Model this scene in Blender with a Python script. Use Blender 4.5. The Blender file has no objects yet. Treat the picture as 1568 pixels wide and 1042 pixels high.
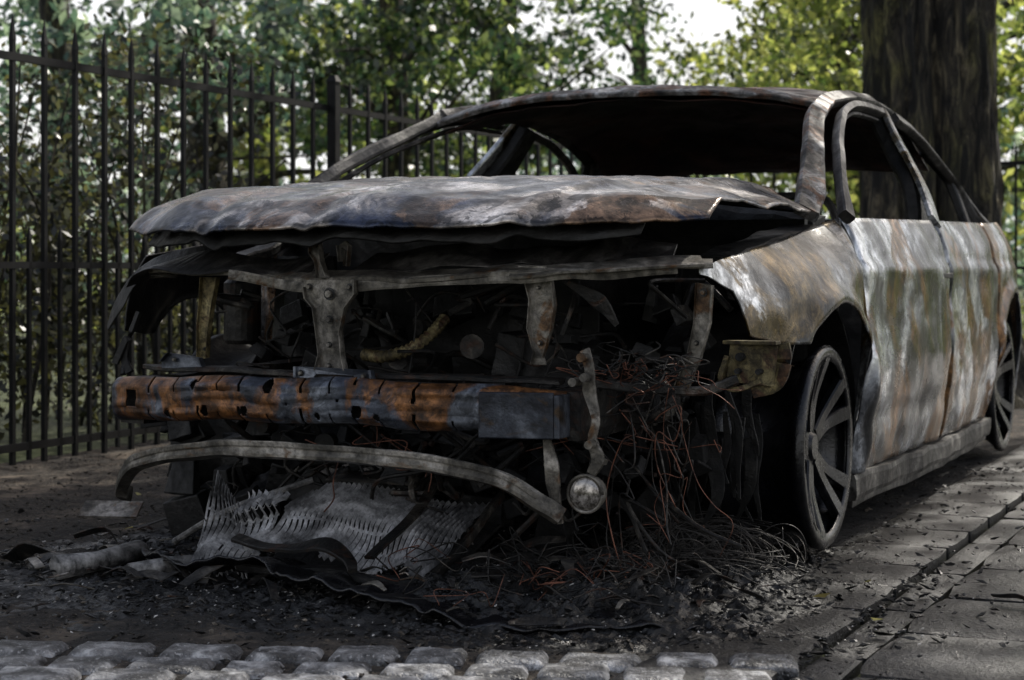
import bpy, math, random
import numpy as np
from mathutils import Vector, noise, Matrix
random.seed(7); RNG=np.random.default_rng(7)
scn=bpy.context.scene
COL=bpy.context.collection
# ------------------------------------------------------------------ materials
def new_mat(name):
    m=bpy.data.materials.new(name); m.use_nodes=True
    nt=m.node_tree; b=nt.nodes['Principled BSDF']
    return m,nt,b
def N(nt,t,**kw):
    n=nt.nodes.new(t)
    for k,v in kw.items(): setattr(n,k,v)
    return n
def noise_node(nt,vec,scale,detail=6,rough=.6,dist=0.):
    n=N(nt,'ShaderNodeTexNoise'); n.inputs['Scale'].default_value=scale
    n.inputs['Detail'].default_value=detail; n.inputs['Roughness'].default_value=rough
    n.inputs['Distortion'].default_value=dist
    nt.links.new(vec,n.inputs['Vector']); return n
def ramp(nt,fac,stops,interp='LINEAR'):
    r=N(nt,'ShaderNodeValToRGB'); cr=r.color_ramp; cr.interpolation=interp
    while len(cr.elements)<len(stops): cr.elements.new(.5)
    for e,(p,c) in zip(cr.elements,stops):
        e.position=p; e.color=(c[0],c[1],c[2],1) if not isinstance(c,(int,float)) else (c,c,c,1)
    nt.links.new(fac,r.inputs['Fac']); return r
def mixc(nt,fac,a,b,mode='MIX'):
    n=N(nt,'ShaderNodeMix',data_type='RGBA',blend_type=mode)
    if isinstance(fac,(int,float)): n.inputs[0].default_value=fac
    else: nt.links.new(fac,n.inputs[0])
    for s,i in ((a,6),(b,7)):
        if isinstance(s,tuple): n.inputs[i].default_value=(*s,1)
        else: nt.links.new(s,n.inputs[i])
    return n.outputs[2]
def coords(nt,scale=(1,1,1),loc=(0,0,0)):
    t=N(nt,'ShaderNodeTexCoord'); m=N(nt,'ShaderNodeMapping')
    m.inputs['Scale'].default_value=scale; m.inputs['Location'].default_value=loc
    nt.links.new(t.outputs['Object'],m.inputs['Vector']); return m.outputs[0]
def bump(nt,b,h,strength=.4,dist=.01):
    n=N(nt,'ShaderNodeBump'); n.inputs['Strength'].default_value=strength; n.inputs['Distance'].default_value=dist
    nt.links.new(h,n.inputs['Height']); nt.links.new(n.outputs[0],b.inputs['Normal'])
def burn(name,base,rust=None,rust_amt=(.55,.65),scale=3.,stretch=(1,1,1),metal=.4,rough=(.35,.7),speck=.5,bmp=.3,seed=0,flake=0.,rscale=1.3,big_s=4.5,big_a=.7):
    m,nt,b=new_mat(name)
    v=coords(nt,stretch,(seed*3,seed,0)); v0=coords(nt,(1,1,1),(seed,seed*2,0))
    a=noise_node(nt,v,scale,7,.62,.7)
    col=ramp(nt,a.outputs[0],base).outputs[0]
    if rust:
        vr=coords(nt,stretch,(seed*7+3,seed*5,1.7))
        r=noise_node(nt,vr,scale*rscale,7,.62,.8)
        mask=ramp(nt,r.outputs[0],[(rust_amt[0],0),(rust_amt[1],1)]).outputs[0]
        rc=noise_node(nt,v0,30,3,.75)
        rcol=ramp(nt,rc.outputs[0],[(.35,tuple(x*.35 for x in rust)),(.62,rust)]).outputs[0]
        col=mixc(nt,mask,col,rcol)
    if flake:
        f=noise_node(nt,v0,scale*3.1,8,.68,1.8)
        fm=ramp(nt,f.outputs[0],[(.455,1-flake),(.475,1.)]).outputs[0]
        col=mixc(nt,1.,col,fm,'MULTIPLY')
    s=noise_node(nt,v0,55,4,.75)
    sp=ramp(nt,s.outputs[0],[(.36,1-speck),(.56,1.)]).outputs[0]
    col=mixc(nt,1.,col,sp,'MULTIPLY')
    big=noise_node(nt,v0,big_s,5,.7,1.5)
    bg=ramp(nt,big.outputs[0],[(.40,.22),(.53,1.)]).outputs[0]
    col=mixc(nt,big_a,col,bg,'MULTIPLY')
    nt.links.new(col,b.inputs['Base Color'])
    b.inputs['Metallic'].default_value=metal
    rr=ramp(nt,big.outputs[0],[(.35,rough[1]),(.6,rough[0])]).outputs[0]
    nt.links.new(rr,b.inputs['Roughness'])
    bump(nt,b,s.outputs[0],bmp,.006)
    return m
M_side=burn('burnt_paint_side',[(.37,(.012,.012,.014)),(.46,(.07,.072,.078)),(.51,(.26,.27,.29)),(.545,(.60,.63,.68)),(.60,(.97,.98,1.))],(.30,.155,.06),(.505,.55),2.6,(1,1,.75),.55,(.16,.40),.4,.2,2.3,.5,1.1,3.4,.75)
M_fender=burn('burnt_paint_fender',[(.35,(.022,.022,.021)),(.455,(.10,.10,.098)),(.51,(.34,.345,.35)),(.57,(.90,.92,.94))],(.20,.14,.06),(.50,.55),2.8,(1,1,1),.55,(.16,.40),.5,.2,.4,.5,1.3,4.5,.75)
M_hood=burn('burnt_paint_hood',[(.34,(.012,.017,.033)),(.44,(.05,.06,.10)),(.50,(.16,.155,.165)),(.55,(.50,.44,.39)),(.61,(.95,.88,.82))],(.27,.17,.11),(.50,.555),3.0,(1.2,1.2,1),.5,(.16,.46),.55,.3,2.1,.7,1.3,4.5,.8)
M_roof=burn('burnt_paint_roof',[(.35,(.04,.035,.035)),(.5,(.11,.10,.095)),(.65,(.34,.32,.32))],(.19,.07,.04),(.45,.55),5,(1,1,1),.3,(.45,.8),.5,.4,.9,.4)
M_pillar=burn('burnt_pillar',[(.35,(.03,.03,.03)),(.5,(.13,.12,.11)),(.62,(.40,.40,.41))],(.22,.11,.065),(.49,.57),9,(1,1,1),.3,(.4,.8),.55,.5,.2,.5)
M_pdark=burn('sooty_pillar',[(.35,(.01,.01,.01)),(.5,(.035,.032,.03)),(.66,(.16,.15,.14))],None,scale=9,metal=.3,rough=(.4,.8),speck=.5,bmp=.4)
M_beam=burn('heat_tinted_beam',[(.34,(.026,.031,.045)),(.5,(.075,.088,.12)),(.68,(.23,.25,.29))],(.34,.145,.05),(.46,.51),4.2,(1,1,.6),.42,(.3,.6),.55,.3,.15,.5,1.0,4.5,.7)
M_beam2=burn('heat_blued_steel',[(.34,(.014,.016,.024)),(.5,(.05,.057,.075)),(.68,(.22,.24,.28))],(.10,.06,.03),(.58,.66),6,(1,1,1),.5,(.3,.6),.5,.3,.3)
M_grey=burn('scaled_steel',[(.35,(.045,.04,.033)),(.5,(.16,.145,.12)),(.66,(.40,.37,.33))],(.15,.08,.035),(.55,.62),9,(1,1,1),.4,(.4,.75),.6,.4,.5)
M_sill=burn('charred_sill',[(.38,(.012,.011,.010)),(.52,(.055,.05,.046)),(.66,(.24,.23,.21))],None,scale=8,metal=.4,rough=(.4,.75),speck=.6,bmp=.4)
M_yel=burn('yellowed_steel',[(.35,(.05,.038,.018)),(.5,(.24,.19,.085)),(.66,(.46,.39,.20))],(.14,.07,.033),(.53,.60),12,(1,1,1),.3,(.5,.8),.6,.4,.7,.5)
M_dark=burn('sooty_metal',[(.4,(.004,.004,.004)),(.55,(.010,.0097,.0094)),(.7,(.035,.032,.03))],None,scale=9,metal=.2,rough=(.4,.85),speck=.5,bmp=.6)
M_clut=burn('charred_part',[(.4,(.006,.006,.006)),(.56,(.024,.021,.018)),(.7,(.14,.125,.105))],(.06,.026,.013),(.56,.63),12,metal=.3,rough=(.35,.8),speck=.5,bmp=.6)
M_lin=burn('charred_liner',[(.4,(.012,.006,.006)),(.55,(.050,.017,.012)),(.7,(.12,.042,.026))],None,scale=3,metal=.0,rough=(.6,.9),speck=.5,bmp=.5)
M_wheel=burn('burnt_alloy',[(.4,(.004,.004,.005)),(.57,(.009,.009,.011)),(.74,(.08,.08,.09))],None,scale=7,metal=.2,rough=(.14,.45),speck=.5,bmp=.3)
M_fin=burn('aluminium_fins',[(.36,(.07,.07,.072)),(.49,(.38,.38,.39)),(.62,(.85,.85,.87))],None,scale=7,metal=.3,rough=(.28,.5),speck=.5,bmp=.1,big_a=.8)
M_ash=burn('ash_flakes',[(.4,(.004,.004,.004)),(.56,(.011,.0107,.0105)),(.70,(.07,.068,.067))],None,scale=16,metal=.1,rough=(.25,.9),speck=.6,bmp=.9)
M_plast=burn('melted_plastic',[(.4,(.003,.003,.004)),(.7,(.011,.011,.013))],None,scale=10,metal=0.,rough=(.16,.5),speck=.4,bmp=.5)
def simple(name,c,r=.5,metal=0.,lo=.35):
    m,nt,b=new_mat(name)
    v=coords(nt); n=noise_node(nt,v,30,4,.7)
    col=ramp(nt,n.outputs[0],[(.35,tuple(x*lo for x in c)),(.65,c)]).outputs[0]
    nt.links.new(col,b.inputs['Base Color']); b.inputs['Roughness'].default_value=r; b.inputs['Metallic'].default_value=metal
    return m
M_cop=simple('copper_wire',(.22,.09,.055),.5,.5,.12)
M_swire=simple('steel_wire',(.06,.055,.05),.45,.4)
M_fence=simple('black_iron',(.006,.006,.007),.6,.0); M_fence.node_tree.nodes['Principled BSDF'].inputs['Specular IOR Level'].default_value=.2
M_white=simple('white_ash',(.6,.58,.55),.7,.1)
M_pipe=simple('grey_pipe',(.34,.33,.32),.6,.2,.10)
def glassy():
    m,nt,b=new_mat('sooty_glass'); v=coords(nt); n=noise_node(nt,v,60,5,.7)
    c=ramp(nt,n.outputs[0],[(.4,(.08,.07,.06)),(.6,(.5,.46,.42))]).outputs[0]; nt.links.new(c,b.inputs['Base Color'])
    b.inputs['Roughness'].default_value=.14; b.inputs['Metallic'].default_value=.5; return m
M_glass=glassy()
def leafmat(name,c1,c2,c3,trans=.45):
    m=bpy.data.materials.new(name); m.use_nodes=True; nt=m.node_tree; nt.nodes.clear()
    o=N(nt,'ShaderNodeOutputMaterial'); g=N(nt,'ShaderNodeNewGeometry')
    r=ramp(nt,g.outputs['Random Per Island'],[(0,c1),(.55,c2),(1,c3)])
    v=coords(nt); n=noise_node(nt,v,.9,2,.6); s=ramp(nt,n.outputs[0],[(.38,.3),(.62,1.3)]).outputs[0]
    col=mixc(nt,1.,r.outputs[0],s,'MULTIPLY')
    d=N(nt,'ShaderNodeBsdfDiffuse')
    t=N(nt,'ShaderNodeBsdfTranslucent'); mx=N(nt,'ShaderNodeMixShader'); mx.inputs[0].default_value=trans
    gl=N(nt,'ShaderNodeBsdfGlossy'); gl.inputs['Roughness'].default_value=.35; gl.inputs['Color'].default_value=(.6,.6,.6,1)
    m2=N(nt,'ShaderNodeMixShader'); m2.inputs[0].default_value=.08
    nt.links.new(col,d.inputs['Color']); nt.links.new(col,t.inputs['Color'])
    nt.links.new(d.outputs[0],mx.inputs[1]); nt.links.new(t.outputs[0],mx.inputs[2])
    nt.links.new(mx.outputs[0],m2.inputs[1]); nt.links.new(gl.outputs[0],m2.inputs[2]); nt.links.new(m2.outputs[0],o.inputs[0])
    return m
M_leaf=leafmat('tree_leaves',(.010,.030,.013),(.06,.12,.04),(.36,.44,.11),.6)
M_leafy=leafmat('sunny_leaves',(.045,.08,.02),(.26,.33,.065),(.70,.72,.19),.65)
M_leafd=leafmat('hazed_far_leaves',(.035,.075,.06),(.12,.21,.13),(.50,.62,.36),.6)  # haze of distance put into the paler blue-green leaf colour
M_hedge=leafmat('hedge_leaves',(.008,.012,.006),(.036,.036,.016),(.22,.22,.07),.4)
def barkmat():
    m,nt,b=new_mat('bark'); v=coords(nt,(1,1,.25)); n=noise_node(nt,v,16,6,.7,.8)
    v2=coords(nt); n2=noise_node(nt,v2,2.5,3,.6)
    c=ramp(nt,n.outputs[0],[(.43,(.004,.0035,.003)),(.54,(.045,.038,.027)),(.66,(.19,.16,.10))]).outputs[0]
    g=ramp(nt,n2.outputs[0],[(.45,0),(.6,.7)]).outputs[0]
    c=mixc(nt,g,c,mixc(nt,1.,c,(.85,1.,.40),'MULTIPLY')); nt.links.new(c,b.inputs['Base Color']); b.inputs['Roughness'].default_value=.9
    bump(nt,b,n.outputs[0],1.,.08); return m
M_bark=barkmat()
def groundmat(name,stops,scale=6,bd=.02,rough=.95,soot=None):
    m,nt,b=new_mat(name); v=coords(nt); n=noise_node(nt,v,scale,8,.72,.5); n2=noise_node(nt,v,scale*.25,3,.6)
    c=ramp(nt,n.outputs[0],stops).outputs[0]
    s=ramp(nt,n2.outputs[0],[(.35,.4),(.65,1.25)]).outputs[0]; c=mixc(nt,1.,c,s,'MULTIPLY')
    n4=noise_node(nt,v,120,2,.6); vr=ramp(nt,n4.outputs[0],[(.60,0),(.68,.6)]).outputs[0]
    c=mixc(nt,vr,c,(stops[-1][1]))
    if soot:
        mp=N(nt,'ShaderNodeMapping'); mp.inputs['Location'].default_value=(-soot[0]*soot[2],-soot[1]*soot[3],0); mp.inputs['Scale'].default_value=(soot[2],soot[3],0)
        t=N(nt,'ShaderNodeTexCoord'); nt.links.new(t.outputs['Object'],mp.inputs['Vector'])
        ln=N(nt,'ShaderNodeVectorMath',operation='LENGTH'); nt.links.new(mp.outputs[0],ln.inputs[0])
        ad=N(nt,'ShaderNodeMath',operation='MULTIPLY_ADD'); n5=noise_node(nt,v,2.2,5,.65); nt.links.new(n5.outputs[0],ad.inputs[0]); ad.inputs[1].default_value=.9; nt.links.new(ln.outputs['Value'],ad.inputs[2])
        hf=N(nt,'ShaderNodeMath',operation='MULTIPLY'); hf.inputs[1].default_value=.5; nt.links.new(ad.outputs[0],hf.inputs[0])
        f=ramp(nt,hf.outputs[0],[(1.3/2,.95),(1.75/2,0)])
        c=mixc(nt,f.outputs[0],c,mixc(nt,1.,c,(.12,.12,.13),'MULTIPLY'))
    nt.links.new(c,b.inputs['Base Color'])
    b.inputs['Roughness'].default_value=rough
    n3=noise_node(nt,v,70,4,.75); bump(nt,b,n3.outputs[0],.9,bd); return m
M_dirt=groundmat('dirt',[(.38,(.009,.007,.0055)),(.52,(.048,.038,.029)),(.68,(.22,.175,.13))],5,.02,.95,(.15,1.9,.66,.45))
M_litter=groundmat('litter',[(.36,(.007,.006,.005)),(.52,(.035,.029,.023)),(.68,(.26,.22,.175))],9)
M_ground=groundmat('forest_floor',[(.36,(.03,.035,.015)),(.52,(.09,.11,.04)),(.68,(.2,.22,.1))],1.5,.03)
M_sett=groundmat('granite_sett',[(.40,(.035,.035,.036)),(.52,(.20,.20,.205)),(.64,(.62,.62,.63))],16,.02,.4)
M_slab=groundmat('sooty_slab',[(.36,(.006,.006,.0065)),(.52,(.016,.016,.017)),(.68,(.06,.06,.062))],5,.010,.36,(.35,1.9,.66,.42))
# ------------------------------------------------------------------ mesh helpers
def mk(name,V,F,mat,parent=None,smooth=False,solid=0,off=0,bevel=0):
    me=bpy.data.meshes.new(name); me.from_pydata([tuple(v) for v in V],[],[tuple(f) for f in F]); me.update()
    o=bpy.data.objects.new(name,me); COL.objects.link(o)
    if mat: me.materials.append(mat)
    if smooth: me.polygons.foreach_set('use_smooth',[True]*len(me.polygons))
    if solid:
        s=o.modifiers.new('s','SOLIDIFY'); s.thickness=solid; s.offset=off
    if bevel:
        s=o.modifiers.new('b','BEVEL'); s.width=bevel; s.segments=2
    if parent: o.parent=parent
    return o
def empty(name,parent=None):
    e=bpy.data.objects.new(name,None); COL.objects.link(e); e.empty_display_size=.1
    if parent: e.parent=parent
    return e
def cat(P,n):
    P=[np.array(p,float) for p in P]
    if len(P)==2: P=[P[0],(P[0]+P[1])/2,P[1]]
    Q=[2*P[0]-P[1]]+P+[2*P[-1]-P[-2]]; out=[]
    for i in range(1,len(Q)-2):
        for k in range(n):
            t=k/n; a,b,c,d=Q[i-1],Q[i],Q[i+1],Q[i+2]
            out.append(.5*((2*b)+(c-a)*t+(2*a-5*b+4*c-d)*t*t+(3*b-a-3*c+d)*t**3))
    out.append(Q[-2]); return np.array(out)
class G:
    def __init__(s): s.V=[];s.F=[]
    def add(s,V,F):
        n=len(s.V); s.V+= [tuple(v) for v in V]; s.F+=[tuple(i+n for i in f) for f in F]
    def box(s,c,size,rot=None,taper=1.):
        c=Vector(c); hx,hy,hz=[q/2 for q in size]
        V=[]
        for z in(-1,1):
            k=taper if z>0 else 1
            for x,y in((-1,-1),(1,-1),(1,1),(-1,1)):
                p=Vector((x*hx*k,y*hy*k,z*hz))
                if rot is not None: p=rot@p
                V.append(p+c)
        s.add(V,[(3,2,1,0),(4,5,6,7),(0,1,5,4),(1,2,6,5),(2,3,7,6),(3,0,4,7)])
    def tube(s,P,R,seg=8,n=0,cap=True):
        P=[np.array(p,float) for p in P]
        if n: P=cat(P,n)
        if np.isscalar(R): R=[R]*len(P)
        R=np.interp(np.linspace(0,1,len(P)),np.linspace(0,1,len(R)),R)
        V=[];F=[]; up=np.array([.13,.27,.95])
        for i,p in enumerate(P):
            t=P[min(i+1,len(P)-1)]-P[max(i-1,0)]; t=t/(np.linalg.norm(t)+1e-9)
            a=np.cross(t,up)
            if np.linalg.norm(a)<.1: a=np.cross(t,[1,0,0])
            a/=np.linalg.norm(a); b=np.cross(t,a)
            for k in range(seg):
                an=2*math.pi*k/seg; V.append(p+R[i]*(a*math.cos(an)+b*math.sin(an)))
        for i in range(len(P)-1):
            for k in range(seg):
                k2=(k+1)%seg; F.append((i*seg+k,i*seg+k2,(i+1)*seg+k2,(i+1)*seg+k))
        if cap: F.append(tuple(range(seg))[::-1]); F.append(tuple(range((len(P)-1)*seg,len(P)*seg)))
        s.add(V,F)
    def strip(s,P,W,T,up,n=6,wob=0):
        m=len(P); P=cat(P,n)
        W=np.interp(np.linspace(0,1,len(P)),np.linspace(0,1,m),W if not np.isscalar(W) else [W]*m)
        T=np.interp(np.linspace(0,1,len(P)),np.linspace(0,1,m),T if not np.isscalar(T) else [T]*m)
        up=np.array(up,float); V=[];F=[]
        sec=[(-1,-.6),(-.85,-1),(.85,-1),(1,-.6),(1,.6),(.85,1),(-.85,1),(-1,.6)]
        for i,p in enumerate(P):
            t=P[min(i+1,len(P)-1)]-P[max(i-1,0)]; t/=np.linalg.norm(t)+1e-9
            sd=np.cross(t,up); sd/=np.linalg.norm(sd); u=np.cross(sd,t)
            for a,b in sec:
                q=p+sd*a*W[i]/2+u*b*T[i]/2
                if wob: q=q+np.array(noise.noise_vector(Vector(q*9)))*wob
                V.append(q)
        k=8
        for i in range(len(P)-1):
            for j in range(k): F.append((i*k+j,(i+1)*k+j,(i+1)*k+(j+1)%k,i*k+(j+1)%k))
        F.append(tuple(range(k))); F.append(tuple(range((len(P)-1)*k,len(P)*k))[::-1])
        s.add(V,F)
    def rev(s,prof,c,seg=48,a0=0,a1=360):
        V=[];F=[];full=abs(a1-a0)>=360; ns=seg if full else seg+1
        for k in range(ns):
            a=math.radians(a0+(a1-a0)*k/seg)
            for r,x in prof: V.append((c[0]+x,c[1]+r*math.cos(a),c[2]+r*math.sin(a)))
        m=len(prof)
        for k in range(seg):
            k2=(k+1)%ns
            for j in range(m-1): F.append((k*m+j,k*m+j+1,k2*m+j+1,k2*m+j))
        s.add(V,F)
    def ob(s,name,mat,parent=None,**kw): return mk(name,s.V,s.F,mat,parent,**kw)
def gridobj(name,fn,nu,nv,mat,parent,keep=None,solid=.004,off=-1,smooth=True):
    V=[fn(i/nu,j/nv) for j in range(nv+1) for i in range(nu+1)]; F=[]
    for j in range(nv):
        for i in range(nu):
            if keep and not keep((i+.5)/nu,(j+.5)/nv): continue
            a=j*(nu+1)+i; F.append((a,a+1,a+nu+2,a+nu+1))
    return mk(name,V,F,mat,parent,smooth=smooth,solid=solid,off=off)
def nz(x,y,z,s,amp): return noise.noise(Vector((x*s,y*s,z*s)))*amp
# ------------------------------------------------------------------ CAR
car=empty('burnt_out_car')
I=lambda xs,ys:(lambda v:float(np.interp(v,xs,ys)))
hw=I([.25,.45,.8,1.2,2.2,3.0,3.5,3.9,4.05,4.15],[.80,.835,.882,.895,.905,.90,.895,.85,.80,.72])
zt=I([.25,.5,.8,1.08,1.2,2.2,3.2,3.7,4.15],[.69,.715,.75,.79,.812,.83,.845,.86,.80])
inset=I([.25,.45,.8,1.1,1.2,4.15],[.02,.06,.095,.09,.045,.05])
YF,YR,ZW=.92,3.52,.27
def circ(Y,yc,R=.335):
    d=R*R-(Y-yc)**2
    return ZW+math.sqrt(d) if d>0 else -9
def zb(Y):
    if Y<.62: return I([.25,.38,.41,.62],[.672,.635,.54,.515])(Y)
    if Y<.9: return max(.515,circ(Y,YF))
    if Y<1.18: return max(.17,circ(Y,YF))
    return max(.17,circ(Y,YR))
def sx(Y,z):
    t=zt(Y)-z
    x=hw(Y)-inset(Y)*max(0,1-t/.15)**2-.05*max(0,(.48-z)/.33)**2
    if Y>1.1: x-=.012/(1+math.exp(-(z-.70)/.005))
    x-=.006*math.exp(-((z-.30)/.03)**2)*(1 if 1.2<Y<3.1 else 0)
    for yc in(YF,YR):
        r=math.hypot(Y-yc,z-ZW); x+=.020*math.exp(-((r-.345)/.03)**2)
    return x
def panel(name,y0,y1,mat,sgn,nu=60,nv=40):
    def fn(u,v):
        Y=y0+(y1-y0)*u; a,b=zt(Y),zb(Y); z=a+(b-a)*v
        x=sx(Y,z)+nz(Y,z,sgn,6,.010)+nz(Y,z,sgn,2.2,.010)+nz(Y,z,sgn+3,16,.0035)
        edge=min(u,1-u); x-= .012*max(0,1-edge*(y1-y0)/.014)
        return (sgn*x,Y,z)
    return gridobj(name,fn,nu,nv,mat,car,solid=.004,off=(1 if sgn<0 else -1))
for sgn,tag in((1,'left'),(-1,'right')):
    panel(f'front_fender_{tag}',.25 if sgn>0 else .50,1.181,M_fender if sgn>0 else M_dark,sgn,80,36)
    panel(f'front_door_{tag}',1.20,2.291,M_side,sgn,90,50)
    panel(f'rear_door_{tag}',2.313,3.17,M_side,sgn,60,50)
    panel(f'rear_quarter_{tag}',3.190,4.15,M_side,sgn,60,30)
    g=G(); g.strip([(sgn*.845,1.2,.135),(sgn*.86,2.2,.13),(sgn*.85,3.2,.135)],.05,.06,(0,0,1),8,.010)
    g.strip([(sgn*.85,1.22,.10),(sgn*.865,2.2,.095),(sgn*.85,3.2,.10)],.012,.03,(0,0,1),8,.008)
    g.ob(f'sill_{tag}',M_sill,car,smooth=False)
# hood
def hoodz(X,v):
    z=I([0,.03,.10,.30,.7,1],[.772,.798,.836,.88,.918,.93])(v)
    ax=abs(X)/.8
    z-=.035*ax**4*min(1,v*2)
    if X>0: z-=.028*X/.7*v
    if X>.62: z-=.03*((X-.62)/.18)**1.5*min(1,v*3)
    if X<-.6: z-=.05*((-X-.6)/.1)**1.5*min(1,v*3)
    return z
def hood_fn(u,v,dz=0,sh=0):
    X=-.68+1.48*u+ .02*(1-v)*(1-2*u)
    yf=.04+.26*abs((X-.05)/.75)**2.6+nz(X,0,3,5,.02)*(1-v)
    yr=1.2-.16*abs(X/.8)**2
    Y=yf+sh*(1-v)+(yr-yf)*v
    vv=(Y-yf)/(yr-yf) if sh==0 else v
    z=hoodz(X,vv)+nz(X,Y,1,3,.012)+nz(X,Y,5,8,.008)+nz(X,Y,8,24,.003)
    z+=.012*math.exp(-((X-.42-.25*v)/.03)**2)-.010*math.exp(-((X+.05-.1*v)/.02)**2)*(1-v)
    z-=.010*math.exp(-((X+.33+.2*v)/.025)**2)
    if X>.55: z+=.014*((X-.55)/.25)*(1-v)**2
    z+=.010*abs(noise.noise(Vector((X*7,0,2))))*(1-v)**4
    return (X+nz(X,Y,9,8,.004),Y,z+dz)
gridobj('hood',hood_fn,150,80,M_hood,car,solid=.006)
def hoodin(u,v):
    p=hood_fn(.05+.86*u,v*.9,-.020-.010*math.sin(u*19)**2*(1-v),.035)
    return (p[0],p[1]+.015*noise.noise(Vector((u*25,0,0))),p[2]-.004*(1-v)+nz(p[0],p[1],8,14,.010))
gridobj('hood_inner_frame',hoodin,90,24,M_dark,car,solid=.006)
def roof_fn(u,v):
    Y0=1.90-.10*(1-(2*u-1)**2)-.08*(1-u); Y1=3.42+.06*(1-(2*u-1)**2); Y=Y0+(Y1-Y0)*v
    X=(-.61+1.2*u)*(1+.04*v)
    z=I([1.75,1.95,2.15,2.5,2.8,3.1,3.48],[1.215,1.245,1.27,1.293,1.283,1.235,1.095])(Y)
    z-=.07*abs(X/.62)**2.6+.012*(1-u)
    return (X,Y,z+nz(X,Y,2,3,.014)+nz(X,Y,2,12,.006))
gridobj('roof',roof_fn,60,60,M_roof,car,solid=.005)
gridobj('headliner',lambda u,v:(lambda p:(p[0]*.97,p[1]+.02,p[2]-.022+nz(p[0],p[1],4,7,.014)))(roof_fn(u,v)),40,40,M_lin,car,solid=.004)
g=G(); g.strip([roof_fn(u,0) for u in np.linspace(0,1,9)],.045,.018,(0,-.5,1),5,.004); g.ob('windscreen_header',M_pillar,car)
for s,t in((1,'left'),(-1,'right')):
    g=G(); ty=1.93 if s>0 else 1.84; dz=0 if s>0 else -.012
    W=[.06,.072,.058,.05,.05] if s>0 else [.05,.045,.038,.034,.03]
    g.strip([(s*.775,1.08,.822),(s*.755,1.20,.885),(s*.70,1.42,1.0),(s*.64,1.68,1.11+dz),(s*.608,ty,1.178+dz)],W,[.03,.035,.035,.035,.03],(s*.55,-.5,.65),7,.006)
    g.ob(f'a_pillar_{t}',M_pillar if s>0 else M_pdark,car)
    g=G()
    g.strip([(s*.608,ty,1.178+dz),(s*.612,2.2,1.208),(s*.618,2.51,1.213),(s*.63,2.85,1.183),(s*.645,3.1,1.133),(s*.67,3.45,1.03),(s*.72,3.72,.90),(s*.76,3.85,.84)],[.045,.045,.045,.045,.045,.06,.10,.12],.032,(s*.6,0,.8),7,.005)
    g.ob(f'roof_rail_{t}',M_pdark,car)
    g=G()
    g.strip([(s*.848,1.19,.815),(s*.808,1.30,.90),(s*.735,1.56,1.035),(s*.675,1.85,1.13),(s*.655,2.1,1.175),(s*.66,2.42,1.18)],[.04,.026,.022,.022,.022,.022],.028,(s*.8,-.2,.5),6,.003)
    g.strip([(s*.842,1.26,.82),(s*.80,1.36,.885),(s*.725,1.60,1.01),(s*.665,1.88,1.105),(s*.65,2.1,1.15),(s*.65,2.40,1.155)],.010,.014,(s*.8,-.2,.5),6,.003)
    g.strip([(s*.658,2.62,1.178),(s*.67,2.9,1.14),(s*.695,3.15,1.065),(s*.735,3.32,.975),(s*.80,3.36,.85)],.03,.03,(s*.8,.2,.5),6,.003)
    g.ob(f'window_frame_{t}',M_pdark,car)
    g=G()
    g.strip([(s*.852,2.30,.83),(s*.79,2.38,.96),(s*.70,2.47,1.10),(s*.648,2.53,1.19)],[.085,.07,.055,.045],.02,(s*1,.0,.4),7,.003)
    g.ob(f'door_b_pillar_{t}',M_fender,car)
    g=G()
    g.strip([(s*.78,2.33,.4),(s*.78,2.40,.85),(s*.70,2.50,1.02),(s*.62,2.56,1.17)],[.14,.12,.10,.09],.05,(s*1,.0,.2),7,.005)
    g.strip([(s*.79,3.30,.80),(s*.71,3.30,1.0),(s*.635,3.2,1.11)],[.10,.06,.05],.03,(s*1,.0,.3),7,.004)
    g.ob(f'inner_pillar_{t}',M_dark,car)
gridobj('boot_lid',lambda u,v:((-.70+1.4*u)*(1-.08*v),3.78+.37*v,.885-.02*abs(2*u-1)**2-.03*v+nz(u*2,v,1,4,.01)),24,10,M_side,car)
gridobj('rear_panel',lambda u,v:((-.72+1.44*u),4.13+.05*(1-(2*u-1)**2)+nz(u*2,v,6,4,.01),.84-.62*v),24,12,M_side,car)
g=G(); g.box((0,2.5,.17),(1.64,2.7,.04)); g.box((0,1.17,.5),(1.5,.03,.62)); g.box((0,3.6,.5),(1.5,.03,.6)); g.ob('floorpan',M_dark,car)
g=G(); g.strip([(-.72,1.38,.78),(-.3,1.34,.83),(.3,1.34,.83),(.72,1.38,.78)],.16,.10,(0,0,1),8,.02)
g.strip([(-.76,1.22,.86),(0,1.17,.90),(.76,1.16,.835)],.09,.02,(0,0,1),10,.008); g.ob('dashboard_and_cowl',M_dark,car)
for sx_,nm in((-.36,'seat_frame_right'),(.36,'seat_frame_left')):
    g=G(); g.tube([(sx_-.2,2.0,.35),(sx_-.21,2.2,.6),(sx_-.16,2.35,.88),(sx_,2.4,.92),(sx_+.16,2.35,.88),(sx_+.21,2.2,.6),(sx_+.2,2.0,.35)],.014,8,6)
    for k in range(5): g.tube([(sx_-.2,2.1+.05*k,.45+.09*k),(sx_,2.13+.05*k,.44+.09*k),(sx_+.2,2.1+.05*k,.45+.09*k)],.004,5,3)
    g.box((sx_,1.95,.3),(.42,.45,.05)); g.ob(nm,M_clut,car)
g=G(); a=np.linspace(0,2*math.pi,25); g.tube([(.36+.17*math.cos(t),1.62+.06*math.sin(t),.74+.14*math.sin(t)) for t in a],.010,8); g.tube([(.36,1.62,.74),(.36,1.3,.7)],.02,8)
g.ob('steering_wheel_frame',M_dark,car)
g=G(); g.box((.897,2.235,.665),(.02,.15,.016)); g.box((.889,2.235,.68),(.008,.19,.05)); g.ob('door_handle',M_dark,car,bevel=.003)
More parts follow.
